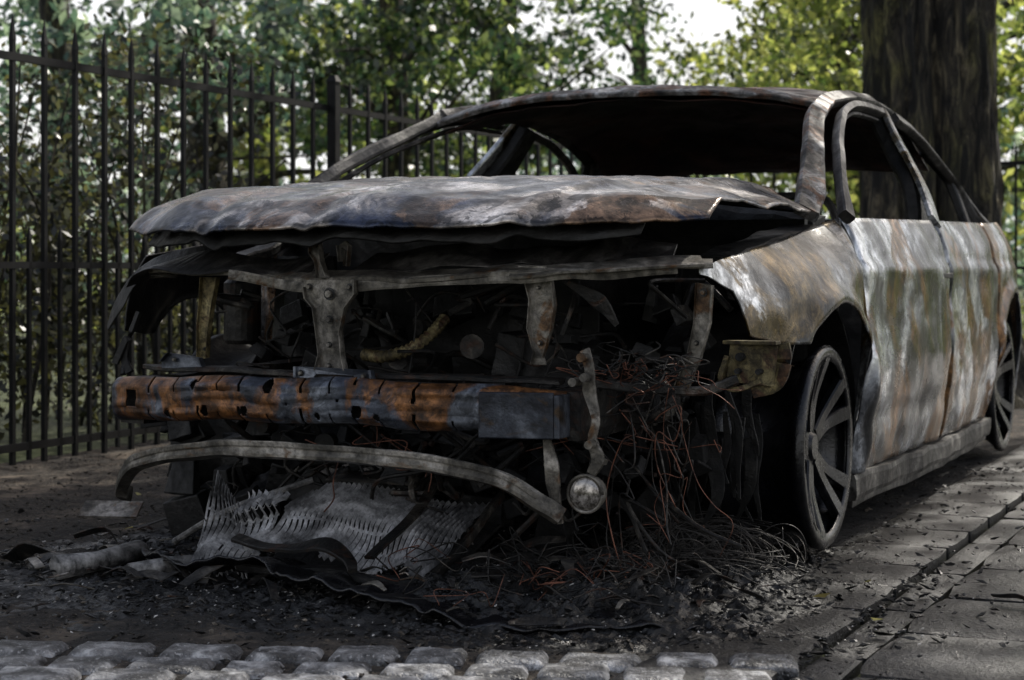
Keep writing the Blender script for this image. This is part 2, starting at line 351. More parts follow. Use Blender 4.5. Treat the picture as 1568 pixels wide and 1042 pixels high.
# bumper beam
def beam_y(X): return -.02+.10*abs(X/.56)**2.2
def beam_fn(u,v):
    X=-.57+1.11*u; zc=.407-.02*abs((X+.0)/.57)**2+.003*math.sin(X*20)
    w=v*2-1
    y=beam_y(X)+.024*(max(0,abs(w)-.6)/.4)**1.5
    y+=.004*math.exp(-((X-.36)/.006)**2)
    y-=.003*math.sin((X+.57)/.068*2*math.pi)*(max(0,abs(w)-.3))
    return (X,y+nz(X,w*.3,0,8,.006),zc-.046*w+nz(X,0,w,6,.004))
holes=[(-.30,-.68,.009),(-.16,.55,.010),(-.10,-.66,.013),(.07,.0,.004),(.115,.45,.013),(.16,.62,.008),(-.27,.6,.010),(-.05,.1,.004),(.24,-.3,.005),(-.38,.65,.010),(.02,.7,.007)]
def keepb(u,v):
    X=-.57+1.11*u; w=v*2-1; zz=-.046*w
    if abs(X+.50)<.019 and abs(w)<.42: return False
    for hx,hwv,r in holes:
        if (X-hx)**2+(zz+.046*hwv)**2<r*r: return False
    k=round((X+.57)/.068); xs=-.57+.068*k+.012*math.sin(k*5)
    wd=.0026 if k%2 else .004
    if abs(X-xs)<wd and xs<.34 and X>-.46:
        if (w>.48+.15*math.sin(k*3)) or (w<-.5-.25*math.sin(k*2.)): return False
    return True
gridobj('bumper_beam_face',beam_fn,430,30,M_beam,car,keepb,.003)
g=G()
P=[(X,beam_y(X)+.034,.407-.02*abs(X/.57)**2+.043) for X in np.linspace(-.565,.535,12)]
g.strip([(p[0],p[1]+.012,p[2]) for p in P],.03,.004,(0,0,1),4); g.strip([(p[0],p[1]+.012,p[2]-.086) for p in P],.03,.004,(0,0,1),4)
g.strip([(p[0],p[1]+.02,p[2]-.043) for p in P],.005,.085,(0,0,1),4)
g.ob('bumper_beam_back',M_dark,car)
g=G(); g.box((.455,.030,.388),(.155,.01,.094),Matrix.Rotation(.22,3,'Z')); g.box((.538,.085,.386),(.012,.09,.088)); g.ob('beam_end_plate',M_beam2,car,bevel=.003)
g=G(); g.strip([(-.63,.22,.155),(-.60,.16,.175),(-.53,.09,.232),(-.45,.05,.262),(-.28,.01,.29),(-.09,0,.300),(.25,0,.288),(.42,.02,.258),(.50,.05,.212),(.535,.07,.185)],.030,.034,(0,.3,1),8,.006)
g.strip([(-.53,.075,.243),(-.45,.035,.275),(-.28,-.005,.303),(-.09,-.014,.314),(.25,-.014,.302),(.42,.006,.272),(.50,.036,.226)],.008,.012,(0,0,1),8,.003)
g.ob('lower_bumper_strip',M_grey,car)
g=G()
g.strip([(-.56,.26,.668),(-.51,.22,.682),(-.2,.17,.672),(.11,.15,.668),(.45,.15,.682),(.8,.25,.695)],.06,.012,(0,-.2,1),10,.010)
g.strip([(-.3,.14,.668),(-.1,.13,.648),(.02,.13,.645),(.2,.13,.662),(.45,.125,.668),(.74,.2,.685)],.012,.022,(0,0,1),10,.008)
g.strip([(.40,.135,.676),(.6,.16,.69),(.78,.24,.70)],.07,.008,(0,-.3,1),8,.006)
g.ob('upper_radiator_support',M_grey,car)
g=G(); g.strip([(-.62,.28,.66),(-.52,.22,.70),(-.3,.2,.695),(-.1,.2,.69)],.12,.004,(0,-.4,1),10,.018); g.strip([(.0,.25,.70),(.3,.25,.71),(.7,.3,.72)],.12,.004,(0,-.4,1),10,.02); g.ob('support_cover',M_pdark,car)
def plate(name,outline,Y,mat,th=.006,tilt=0,holes_=()):
    g=G(); n=len(outline); cx=sum(p[0] for p in outline)/n
    V=[(x,Y+tilt*(z-.5)+nz(x,z,1,15,.006),z) for x,z in outline]; V+=[(x,y+th,z) for x,y,z in V]
    F=[tuple(range(n))[::-1],tuple(range(n,2*n))]+[(i,(i+1)%n,n+(i+1)%n,n+i) for i in range(n)]
    g.add(V,F)
    for i in range(n):
        a,b=outline[i],outline[(i+1)%n]
        if abs(a[1]-b[1])>.02:
            g.add([(a[0],Y-.012,a[1]),(b[0],Y-.012,b[1]),(b[0],Y+.004,b[1]),(a[0],Y+.004,a[1]),(a[0]*.94+cx*.06,Y-.012,a[1]),(b[0]*.94+cx*.06,Y-.012,b[1]),(b[0]*.94+cx*.06,Y+.004,b[1]),(a[0]*.94+cx*.06,Y+.004,a[1])],[(0,1,2,3),(7,6,5,4),(0,4,5,1),(2,6,7,3),(0,3,7,4),(1,5,6,2)])
    o=g.ob(name,mat,car)
    if holes_:
        h=G()
        for x,z,r in holes_:
            h.add([(x+r*math.cos(t),Y-.0045+tilt*(z-.5),z+r*math.sin(t)) for t in np.linspace(0,2*math.pi,12,endpoint=False)],[tuple(range(12))])
        h.ob(name+'_recess_shade_discs',M_dark,car)  # flat dark discs just off the plate, imitating the shade inside recesses
        h=G()
        for x,z,r in holes_: h.tube([(x,Y-.012,z),(x,Y-.002,z)],r*.55,8)
        h.ob(name+'_bolts',M_grey,car)
    return o
plate('hood_latch_bracket',[(-.085,.645),(-.085,.66),(.045,.66),(.045,.63),(.02,.60),(.008,.55),(.012,.50),(.02,.465),(-.055,.465),(-.045,.50),(-.052,.55),(-.06,.60),(-.08,.62)],.11,M_grey,holes_=[(-.07,.645,.008),(.03,.645,.008),(-.02,.475,.006),(-.02,.63,.014),(-.02,.52,.007),(-.02,.575,.009)])
plate('hood_latch_upper',[(-.06,.70),(-.075,.72),(-.07,.75),(-.05,.745),(-.045,.70),(-.03,.665),(-.055,.665)],.12,M_grey,holes_=[(-.06,.735,.006)])
plate('hood_latch_hook',[(.0,.70),(-.005,.735),(.012,.745),(.025,.735),(.02,.69),(.012,.69),(.014,.725),(.005,.73),(.006,.70)],.12,M_grey)
plate('latch_foot',[(-.10,.442),(-.10,.472),(.09,.468),(.095,.44),(.05,.445),(.04,.455),(-.05,.457),(-.06,.445)],.10,M_beam2,holes_=[(-.085,.458,.007),(.07,.455,.007)])
plate('support_bracket',[(.41,.675),(.405,.69),(.47,.69),(.485,.665),(.492,.61),(.485,.56),(.465,.50),(.47,.485),(.438,.485),(.445,.51),(.43,.56),(.435,.62),(.425,.655)],.15,M_grey,holes_=[(.458,.53,.006),(.455,.645,.004)])
plate('outer_bracket_left',[(.755,.655),(.79,.65),(.785,.57),(.765,.50),(.735,.43),(.70,.425),(.735,.50),(.75,.57)],.28,M_grey,holes_=[(.77,.635,.009),(.755,.53,.006)])
plate('outer_bracket_right',[(-.42,.665),(-.375,.665),(-.39,.60),(-.40,.54),(-.405,.48),(-.43,.475),(-.43,.55),(-.425,.60)],.22,M_yel,holes_=[(-.41,.50,.005)])
plate('headlamp_foot_right',[(-.52,.47),(-.50,.49),(-.45,.485),(-.41,.48),(-.40,.455),(-.52,.455)],.2,M_beam2,holes_=[(-.48,.475,.006)])
g=G()
g.strip([(-.62,.3,.45),(-.4,.2,.455),(-.05,.14,.452),(.3,.14,.455),(.5,.16,.448)],.05,.012,(0,0,1),8,.006)
g.strip([(.5,.2,.445),(.6,.22,.44),(.75,.3,.43),(.82,.34,.45)],.03,.02,(0,0,1),8,.006)
g.ob('lower_radiator_support',M_clut,car)
g=G(); g.box((.85,.36,.485),(.10,.015,.085),Matrix.Rotation(.15,3,'Z')@Matrix.Rotation(.1,3,'Y')); g.box((.85,.355,.53),(.115,.04,.008)); g.strip([(.80,.35,.50),(.79,.34,.45),(.82,.35,.432),(.87,.37,.45)],.012,.03,(0,-1,0),5); g.strip([(.90,.38,.53),(.905,.38,.49),(.885,.38,.45),(.84,.37,.435)],.012,.05,(0,0,1),5,.006)
g.ob('headlamp_bracket',M_yel,car,bevel=.003)
h=G()
for x,z,r in((.83,.50,.009),(.87,.47,.006),(.825,.47,.006)): h.tube([(x,.330,z),(x,.36,z)],r,10)
h.ob('headlamp_bracket_hole_shade',M_dark,car)  # solid dark plugs imitating shaded holes; the bracket itself is not pierced
g=G(); g.strip([(.575,.10,.52),(.59,.09,.48),(.585,.1,.44),(.60,.1,.38),(.592,.1,.34),(.605,.1,.30),(.59,.1,.27)],[.022,.02,.03,.018,.02,.03,.02],.008,(0,-1,0),5,.003)
g.strip([(.60,.1,.305),(.625,.09,.295)],.012,.012,(0,-1,0),4)
g.strip([(.50,.08,.34),(.515,.07,.29),(.52,.07,.25),(.535,.07,.17)],[.015,.03,.03,.012],.01,(0,-1,0),5,.004)
for z,xx in((.505,.578),(.465,.585),(.33,.595),(.455,.56)): g.tube([(xx,.07,z),(xx,.11,z)],.009,10)
g.ob('fog_lamp_bracket',M_grey,car)
g=G(); a=np.linspace(0,2*math.pi,33); g.tube([(.583+.037*math.cos(t),.085,.23+.037*math.sin(t)) for t in a],.004,8); g.tube([(.583,.09,.23),(.583,.12,.23),(.583,.15,.23)],[.036,.034,.015],20); g.ob('fog_lamp_ring',M_grey,car,smooth=True)
g=G()
V=[];F=[]
for j in range(7):
    rr=.033*math.sin(j/6*math.pi/2); yy=.085-.012*math.cos(j/6*math.pi/2)
    for k in range(24): V.append((.583+rr*math.cos(k*math.pi/12),yy+nz(k,j,0,1,.001),.23+rr*math.sin(k*math.pi/12)))
for j in range(6):
    for k in range(24): F.append((j*24+k,j*24+(k+1)%24,(j+1)*24+(k+1)%24,(j+1)*24+k))
g.add(V,F); g.ob('fog_lamp_lens',M_glass,car,smooth=True)
g=G()
for s in(1,-1):
    g.strip([(s*.53,.10,.385),(s*.54,.5,.39),(s*.52,1.1,.40)],.07,.10,(0,0,1),8,.006)
g.box((.60,.42,.40),(.09,.16,.09)); g.ob('frame_rails',M_clut,car)
g=G(); g.tube([(.60,.92,.35),(.60,.92,.74)],[.13,.10],14); g.tube([(.62,.92,.25),(.60,.92,.6)],[.03,.045],12); g.strip([(.70,.55,.70),(.72,.9,.745),(.74,1.15,.78)],.10,.03,(0,0,1),8,.01)
g.tube([(-.60,1.0,.45),(-.60,1.0,.72)],[.10,.08],14); g.strip([(-.70,.6,.68),(-.72,.9,.72),(-.74,1.15,.78)],.05,.03,(0,0,1),8,.01)
g.ob('strut_towers',M_dark,car)
g=G(); rnd=random.Random(3)
g.box((.05,.78,.42),(.75,.42,.36)); g.box((.1,.72,.63),(.55,.3,.07)); g.box((.35,.5,.42),(.25,.2,.2),Matrix.Rotation(.2,3,'Y'))
for k in range(170):
    x=rnd.uniform(-.36,.72);y=rnd.uniform(.32,.72);z=rnd.uniform(.20,.63)
    r=Matrix.Rotation(rnd.uniform(-.6,.6),3,'Y')@Matrix.Rotation(rnd.uniform(-.5,.5),3,'X')
    g.box((x,y,z),(rnd.uniform(.015,.08),rnd.uniform(.02,.08),rnd.uniform(.01,.06)),r,rnd.uniform(.6,1))
for k in range(90):
    x=rnd.uniform(-.78,.6);y=rnd.uniform(.5,.75);z=rnd.uniform(.06,.32)
    r=Matrix.Rotation(rnd.uniform(-.6,.6),3,'Y')@Matrix.Rotation(rnd.uniform(-.5,.5),3,'X')
    g.box((x,y,z),(rnd.uniform(.03,.12),rnd.uniform(.02,.08),rnd.uniform(.02,.10)),r,rnd.uniform(.5,1))
g.ob('engine_block',M_dark,car,bevel=.003)
g=G()
for k in range(110):
    x=rnd.uniform(-.38,.72);y=rnd.uniform(.24,.5);z=rnd.uniform(.12,.62)
    P=[(x,y,z)]
    for q in range(rnd.randint(2,4)): x+=rnd.uniform(-.12,.12);y+=rnd.uniform(-.05,.08);z+=rnd.uniform(-.1,.07);P.append((x,y,max(.05,min(.66,z))))
    g.tube(P,rnd.choice([.002,.003,.004,.005,.008]),7,5)
for k in range(16):
    x=rnd.uniform(-.38,.7);z=rnd.uniform(.25,.6);y=rnd.uniform(.3,.45); g.tube([(x,y,z),(x+rnd.uniform(-.02,.02),y+.04,z)],rnd.uniform(.012,.028),14)
g.strip([(.50,.2,.66),(.56,.22,.62),(.60,.22,.57)],[.012,.04,.012],.006,(0,-1,0),6,.01)
g.ob('engine_hoses',M_clut,car)
g=G(); P=cat([(-.04,.30,.49),(.02,.28,.488),(.08,.29,.505),(.12,.32,.54),(.135,.36,.575)],14); R=[.013+.0025*math.sin(i*2.1) for i in range(len(P))]
g.tube(P,R,10); g.ob('corrugated_hose',M_yel,car,smooth=True)
g=G(); g.tube([(-.49,.5,.50),(-.49,.5,.51),(-.49,.5,.65),(-.49,.5,.665)],[.04,.046,.046,.03],20); g.tube([(-.49,.5,.66),(-.49,.5,.69)],.02,12); g.ob('reservoir_canister',M_clut,car,smooth=False)
g=G(); g.strip([(-.79,.36,.545),(-.74,.35,.61),(-.69,.34,.665),(-.58,.32,.715),(-.4,.3,.735)],[.02,.05,.05,.035,.02],.004,(-.3,-.8,.5),8,.01)
g.strip([(-.72,.30,.46),(-.69,.30,.52),(-.70,.31,.47),(-.68,.3,.43)],.02,.01,(0,-1,0),6,.01)
g.tube([(-.70,.3,.43),(-.71,.33,.5),(-.69,.35,.58)],.008,6,5)
g.ob('torn_wing_edge',M_dark,car)
def wheel(nm,c,s,mat):
    w=empty(nm,car)
    g=G(); prof=[(.205,.0),(.232,.004),(.240,-.004),(.238,-.018),(.222,-.028),(.205,-.05),(.195,-.09),(.20,-.15),(.225,-.19),(.240,-.205)]
    g.rev([(r,s*x) for r,x in prof],c,64); g.ob('rim',mat,w,smooth=True,solid=.006)
    g=G()
    for k in range(5):
        for d in(-1,1):
            a=math.radians(90+k*72+13+d*5); b=math.radians(90+k*72+13+d*12)
            g.strip([(c[0]-s*.045,c[1]+.045*math.cos(a),c[2]+.045*math.sin(a)),(c[0]-s*.035,c[1]+.12*math.cos((a+b)/2),c[2]+.12*math.sin((a+b)/2)),(c[0]-s*.006,c[1]+.215*math.cos(b),c[2]+.215*math.sin(b))],[.036,.030,.040],.024,(s,0,0),6)
    g.rev([(0,-s*.028),(.03,-s*.028),(.036,-s*.036),(.06,-s*.04),(.065,-s*.07)],c,32)
    g.ob('spokes',mat,w)
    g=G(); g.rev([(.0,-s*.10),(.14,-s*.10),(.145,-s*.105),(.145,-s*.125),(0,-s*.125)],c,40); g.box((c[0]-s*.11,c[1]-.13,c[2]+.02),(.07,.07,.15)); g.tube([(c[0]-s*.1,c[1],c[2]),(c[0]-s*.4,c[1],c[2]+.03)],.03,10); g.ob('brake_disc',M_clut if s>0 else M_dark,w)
    return w
wheel('front_wheel_left',(.865,.925,.262),1,M_wheel)
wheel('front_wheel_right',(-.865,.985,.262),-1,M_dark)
wheel('rear_wheel_left',(.865,YR,.262),1,M_wheel)
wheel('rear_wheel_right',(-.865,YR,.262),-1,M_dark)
g=G(); g.rev([(.345,.855),(.35,.60),(.30,.52)],(0,YF,ZW),30,-25,150); g.rev([(.345,.855),(.35,.60),(.1,.52)],(0,YR,ZW),30,-25,205); g.ob('wheel_arch_liner',M_dark,car,solid=.006)
g=G(); rnd=random.Random(5)
for k in range(16):
    x=rnd.uniform(.60,.80);y=rnd.uniform(.45,.62);z=rnd.uniform(.3,.46)
    g.strip([(x,y,z),(x+rnd.uniform(-.02,.02),y,z-.1),(x+rnd.uniform(-.03,.03),y+.02,z-rnd.uniform(.15,.26))],[rnd.uniform(.01,.04),rnd.uniform(.01,.03),.006],.004,(0,-1,0),7,.015)
g.ob('charred_tatters',M_dark,car)
def wires(name,n,rng,mat,r,parent=None,seed=1):
    g=G(); rd=random.Random(seed)
    for k in range(n):
        P=rng(rd); g.tube(P,r*rd.uniform(.7,1.4),5,7)
    return g.ob(name,mat,parent,smooth=True)
def w1(rd):
    x=rd.uniform(.50,.75);y=rd.uniform(.14,.30);z=rd.uniform(.36,.45);P=[(x,y,z)]
    for q in range(6): x+=rd.uniform(-.045,.045);y+=rd.uniform(-.02,.02);z-=rd.uniform(-.02,.10);P.append((x,y,max(.01,z)))
    return P
wires('copper_wiring_hanging',6,w1,M_cop,.0011,car,2)
def w2(rd):
    x=rd.gauss(.66,.05);y=rd.uniform(.15,.25);z=rd.gauss(.475,.02);P=[(x,y,z)]
    for q in range(5): x+=rd.uniform(-.05,.05);y+=rd.uniform(-.03,.03);z+=rd.uniform(-.03,.02);P.append((x,y,z))
    return P
wires('copper_wiring_tangle',15,w2,M_cop,.0011,car,3)
wires('charred_wiring_tangle',26,w2,M_clut,.0016,car,33)
wires('charred_wiring_hanging',12,w1,M_clut,.0016,car,34)
def w3(rd):
    x=rd.uniform(-.1,.5);y=rd.uniform(.12,.35);z=rd.uniform(.30,.36);P=[(x,y,z)]
    for q in range(5): x+=rd.uniform(-.03,.12);y+=rd.uniform(-.03,.03);z+=rd.uniform(-.05,.03);P.append((x,y,max(.02,z)))
    return P
wires('copper_wiring_low',9,w3,M_cop,.0012,car,4)
# ------------------------------------------------------------------ debris
def fins(name,Q,nrid,mat,seed,wave=.03):
    Q=[np.array(q,float) for q in Q]
    def fn(u,v):
        p=(Q[0]*(1-u)+Q[1]*u)*(1-v)+(Q[3]*(1-u)+Q[2]*u)*v
        k=int(round(u*nrid*4))
        return p+np.array([0,0,.004])*(1.4 if k%4==0 else (.4 if k%4==1 else -.6))+np.array([0,0,1])*(noise.noise(Vector((p[0]*6+seed,p[1]*6,v)))*wave)+np.array([.5,1,0])*noise.noise(Vector((p[0]*7,seed,v*2.5)))*.04
    def keep(u,v):
        if int(u*nrid*4)%4>=2 and (v*5)%1>.10: return False
        e=noise.noise(Vector((u*9+seed,v*4,seed)))
        return not((u<.03+.05*e) or (u>.98+.04*e) or (v<.04+.14*e) or e>.62)
    return gridobj(name,fn,nrid*4,56,mat,None,keep=keep,solid=.0012,smooth=False)
rad=empty('fallen_radiator')
for o in (fins('core_main',[(-.23,.09,.075),(.25,.07,.030),(.24,.40,.165),(-.17,.34,.195)],36,M_fin,1),
          fins('core_folded',[(-.345,.05,.0),(-.20,.06,.0),(-.25,.20,.12),(-.392,.22,.225)],12,M_fin,2),
          fins('core_scrap',[(-.30,.14,.07),(-.21,.10,.09),(-.17,.22,.17),(-.30,.22,.16)],7,M_fin,3)): o.parent=rad
g=G(); g.strip([(-.24,.08,.095),(-.1,.05,.085),(0,.05,.095),(.06,.03,.07),(.09,.0,.05)],[.03,.03,.05,.03,.02],.01,(0,-.3,1),8,.012)
g.strip([(.10,.06,.075),(.12,.22,.140),(.10,.38,.195)],.026,.008,(0,0,1),8,.006)
g.strip([(.255,.07,.045),(.26,.25,.115),(.25,.41,.178)],.012,.02,(0,0,1),8,.006)
g.strip([(-.17,.35,.20),(-.02,.36,.21),(.06,.38,.195)],.05,.01,(0,-.4,1),8,.015)
o=g.ob('end_tank_and_strap',M_clut,rad)
g=G(); g.strip([(-.23,.09,.03),(0,.09,.03),(.24,.08,.02)],.05,.02,(0,0,1),6,.01); g.strip([(-.2,.25,.075),(0,.26,.065),(.24,.25,.055)],.34,.008,(0,-.35,1),8,.01); g.ob('core_gap_shade_sheet',M_dark,rad)  # dark sheet added under the slats, standing in for shade in the gaps
g=G(); g.tube([(-.62,.40,.02),(-.40,.30,.12),(-.22,.38,.19)],.008,8,5); o=g.ob('radiator_tube',M_pipe,rad)
def tray(u,v):
    P=cat([(-.52,.14,.05),(-.36,.0,.045),(-.17,.02,.065),(-.05,-.06,.05),(.12,-.13,.045),(.32,-.18,.035),(.50,-.23,.015),(.75,-.15,.012),(.92,.02,.008)],10)
    k=u*(len(P)-1); i=min(int(k),len(P)-2); p=P[i]*(1-(k-i))+P[i+1]*(k-i)
    w=.06+.09*math.sin(u*math.pi)
    q=p+np.array([.3*w*v,w*v,-.035*v*(1-u)])
    q[2]=max(.004,q[2]+noise.noise(Vector((q[0]*14,q[1]*14,0)))*.022+noise.noise(Vector((q[0]*40,q[1]*40,0)))*.006)
    q[1]+=noise.noise(Vector((q[0]*9,7,0)))*.03*(1-v)
    return q
gridobj('melted_undertray',tray,160,14,M_plast,None,solid=.005)
g=G(); g.tube([(-.60,-.08,.028),(-.57,.02,.03),(-.555,.17,.035)],[.026,.024,.026],12); g.tube([(-.45,-.02,.02),(-.40,.06,.025),(-.36,.1,.03)],[.02,.022,.018],10)
for q in range(len(g.V)):
    p=Vector(g.V[q]); g.V[q]=tuple(p+Vector(noise.noise_vector(p*35))*.006)
g.ob('broken_pipe',M_pipe,None,smooth=True)
def ash_h(x,y):
    m=math.exp(-(((x-.52)/.42)**4+((y-.25)/.40)**4))
    m2=math.exp(-(((x-.1)/.98)**4+((y-.42)/.78)**4))
    n=noise.fractal(Vector((x*9,y*9,0)),1,2,6); n2=noise.fractal(Vector((x*40,y*40,3)),1,2,4)
    rid=abs(noise.noise(Vector((x*22,y*22,5))))
    return m*(.030+.03*n+.02*rid)+m2*(.010+.010*n+.010*n2+.012*rid)-.008
gridobj('ash_heap',lambda u,v:(-1.0+2.1*u,-.50+1.75*v,ash_h(-1.0+2.1*u,-.50+1.75*v)),360,300,M_ash,None,solid=0,smooth=False)
def shard(g,x,y,z,s,rd,el=(1.,3.)):
    r=Matrix.Rotation(rd.uniform(0,6.28),3,'Z')@Matrix.Rotation(rd.uniform(-.8,.8),3,'X')@Matrix.Rotation(rd.uniform(-.5,.5),3,'Y')
    n=rd.randint(4,6); e=rd.uniform(*el); V=[]
    for k in range(n):
        a=6.283*k/n+rd.uniform(-.4,.4); q=s*.5*rd.uniform(.5,1.2)
        V.append(r@Vector((q*e*math.cos(a),q*math.sin(a),rd.uniform(-.15,.15)*s))+Vector((x,y,z)))
    V.append(r@Vector((0,0,s*.25))+Vector((x,y,z))); V.append(r@Vector((0,0,-s*.25))+Vector((x,y,z)))
    g.add(V,[(k,(k+1)%n,n) for k in range(n)]+[((k+1)%n,k,n+1) for k in range(n)])
g=G(); rnd=random.Random(11)
for k in range(9500):
    x=rnd.gauss(.2,.55);y=rnd.gauss(.3,.38); shard(g,x,y,max(0,ash_h(x,y))+.002,rnd.choice([.003,.004,.006,.009,.015]),rnd,(1,3.5))
for k in range(1500):
    x=rnd.uniform(.85,1.7);y=rnd.uniform(-.2,3.2)
    if rnd.random()<math.exp(-(x-.85)*3): shard(g,x,y,.012,rnd.choice([.004,.006,.009,.014]),rnd,(1,3))
g.ob('charred_debris',M_ash,None)
g=G()
for k in range(1100):
    x=rnd.gauss(.3,.6);y=rnd.gauss(.2,.35); shard(g,x,y,max(0,ash_h(x,y))+.004,rnd.choice([.002,.003,.004,.006]),rnd)
g.ob('glass_and_metal_chips',M_white,None)
def scrap(g,x,y,z,s,rd):
    a=rd.uniform(0,6.28); d=np.array([math.cos(a),math.sin(a),rd.uniform(-.2,.2)]); p=np.array([x,y,z])
    g.strip([p-d*s,p+np.array([rd.uniform(-.3,.3)*s,rd.uniform(-.3,.3)*s,rd.uniform(0,.4)*s]),p+d*s],[s*rd.uniform(.1,.5),s*rd.uniform(.3,.7),s*rd.uniform(.1,.4)],.003,(0,rd.uniform(-.6,.6),1),4,s*.3)
g=G()
for k in range(60): scrap(g,rnd.gauss(-.5,.32),rnd.gauss(.12,.25),.018,rnd.choice([.02,.03,.05,.07]),rnd)
for k in range(80):
    x=rnd.gauss(.5,.22);y=rnd.gauss(.15,.17); scrap(g,x,y,.025+max(0,ash_h(x,y)),rnd.choice([.02,.03,.05,.06]),rnd)
g.ob('metal_scraps',M_clut,None)
g=G()
for k in range(16): scrap(g,rnd.gauss(-.5,.3),rnd.gauss(.1,.22),.022,rnd.choice([.02,.03,.05]),rnd)
for k in range(12): scrap(g,rnd.gauss(.45,.25),rnd.gauss(.05,.15),.045,rnd.choice([.015,.02,.03]),rnd)
g.box((-1.03,.70,.04),(.16,.07,.006),Matrix.Rotation(.3,3,'Z')@Matrix.Rotation(.5,3,'X'))
g.ob('pale_metal_scraps',M_grey,None)
def wad(name,cx,cy,rx,ry,h,sd):
    def f(u,v):
        a=u*2-1;b=v*2-1; r=min(1,math.hypot(a,b)); x=cx+a*rx;y=cy+b*ry
        k=abs(noise.noise(Vector((x*13,y*13,sd))))+.35*abs(noise.noise(Vector((x*34,y*34,sd))))
        return (x+nz(x,y,sd,18,.02),y+nz(x,y,sd+4,18,.02),-.008+(1-r**2.2)*(h*(.3+1.1*k)+.01))
    return gridobj(name,f,80,70,M_plast,None,solid=0,smooth=True)
wad('melted_plastic_heap',.66,.12,.27,.22,.052,1); wad('melted_plastic_heap',.44,.36,.22,.2,.06,7)
def w4(rd):
    cx=rd.gauss(.70,.06);cy=rd.gauss(.50,.09);r=rd.uniform(.05,.16);a0=rd.uniform(0,6.28);e=rd.uniform(.3,.9);h=rd.uniform(.01,.11);sp=rd.uniform(1.5,4.5)
    return [(cx+r*math.cos(a0+sp*t/6),cy+e*r*math.sin(a0+sp*t/6),.03+h*abs(math.sin(a0+t*.5))) for t in range(7)]
wires('tyre_wire_tangle',130,w4,M_swire,.0008,None,8)
def w5(rd):
    x=rd.gauss(.55,.17);y=rd.gauss(.12,.13);P=[]
    for q in range(5): P.append((x,y,max(.008,ash_h(x,y))+rd.uniform(.02,.08))); x+=rd.uniform(-.07,.07);y+=rd.uniform(-.07,.07)
    return P
wires('loose_copper_wire',14,w5,M_cop,.0011,None,9)
wires('loose_charred_wire',45,w5,M_clut,.0014,None,19)
# ------------------------------------------------------------------ ground
mk('ground',[(-250,-60,-.03),(250,-60,-.03),(250,400,-.03),(-250,400,-.03)],[(0,1,2,3)],M_ground)
def dirt(u,v):
    x=-2.35+3.42*u;y=-1.6+7.6*v
    n=noise.fractal(Vector((x*6,y*6,0)),1,2,6)*.008+noise.fractal(Vector((x*45,y*45,2)),1,2,3)*.0035
    return(x,y,-.003+n)
gridobj('dirt_verge',dirt,380,560,M_dirt,None,solid=0,smooth=False)
g=G(); rnd=random.Random(21)
for k in range(6000):
    x=rnd.uniform(-2.2,1.05);y=rnd.uniform(-.9,3.2)
    shard(g,x,y,.004,rnd.choice([.004,.005,.006,.008,.013]),rnd,(1,2.5))
g.ob('gravel_and_litter',M_litter,None)
def stone(g,c,ux,uy,w,d,h,rd,n=10,edge=.012,jit=.001):
    V=[];F=[]; sd=rd.uniform(0,99)
    for j in range(n+1):
        for i in range(n+1):
            a=math.sin((i/n-.5)*math.pi);b=math.sin((j/n-.5)*math.pi)
            e=max(abs(a),abs(b)); z=h-(edge*max(0,e-.75)**2*16)+noise.noise(Vector((a*2+sd,b*2,sd)))*jit*3
            ro=1-.05*(a*a*b*b)+.03*noise.noise(Vector((a*2,b*2,sd)))
            V.append((c[0]+ux[0]*a*ro*w/2+uy[0]*b*ro*d/2,c[1]+ux[1]*a*ro*w/2+uy[1]*b*ro*d/2,z))
    for j in range(n):
        for i in range(n):
            q=j*(n+1)+i;F.append((q,q+1,q+n+2,q+n+1))
    ring=[i for i in range(n)]+[n+(n+1)*j for j in range(n)]+[(n+1)*n+n-i for i in range(n)]+[(n+1)*(n-j) for j in range(n)]
    m=len(V); L=len(ring)
    for q in ring: V.append(V[q])
    for q in ring: V.append((V[q][0],V[q][1],-.03))
    for k in range(L): F.append((m+k,m+L+k,m+L+(k+1)%L,m+(k+1)%L))
    g.add(V,F)
g=G(); ux=(.948,.318);uy=(-.318,.948); rnd=random.Random(4)
for r in range(5):
    s=-1.6+.05*r
    while s<1.33:
        w=rnd.uniform(.12,.165); oy=.085+.115*r
        cx=-.27+ux[0]*(s+w/2)-uy[0]*oy; cy=-.66+ux[1]*(s+w/2)-uy[1]*oy
        stone(g,(cx,cy),ux,uy,w-.018,.098,.013+rnd.uniform(-.004,.004),rnd,10,.012,.0012); s+=w
g.ob('cobblestone_strip',M_sett,None,smooth=True)
g=G(); rnd=random.Random(6)
for col,(xa,xb) in enumerate([(1.215,1.72),(1.73,2.23),(2.24,2.74),(2.75,3.3)]):
    y=-1.9+(col%2)*.2
    while y<9:
        stone(g,((xa+xb)/2,y+.2),(1,0),(0,1),xb-xa-.002,.392,rnd.uniform(-.002,.002)+.006,rnd,8,.005,.0006); y+=.40
y=-.62
while y<9:
    stone(g,(.985,y+.15),(1,0),(0,1),.245,.292,.006+rnd.uniform(-.002,.002),rnd,8,.005,.0006); y+=.3
y=-.62
while y<9:
    stone(g,(1.16,y+.25),(1,0),(0,1),.080,.494,-.006+rnd.uniform(-.002,.002),rnd,6,.005,.0006); y+=.5
g.ob('paving_slabs',M_slab,None,smooth=True)
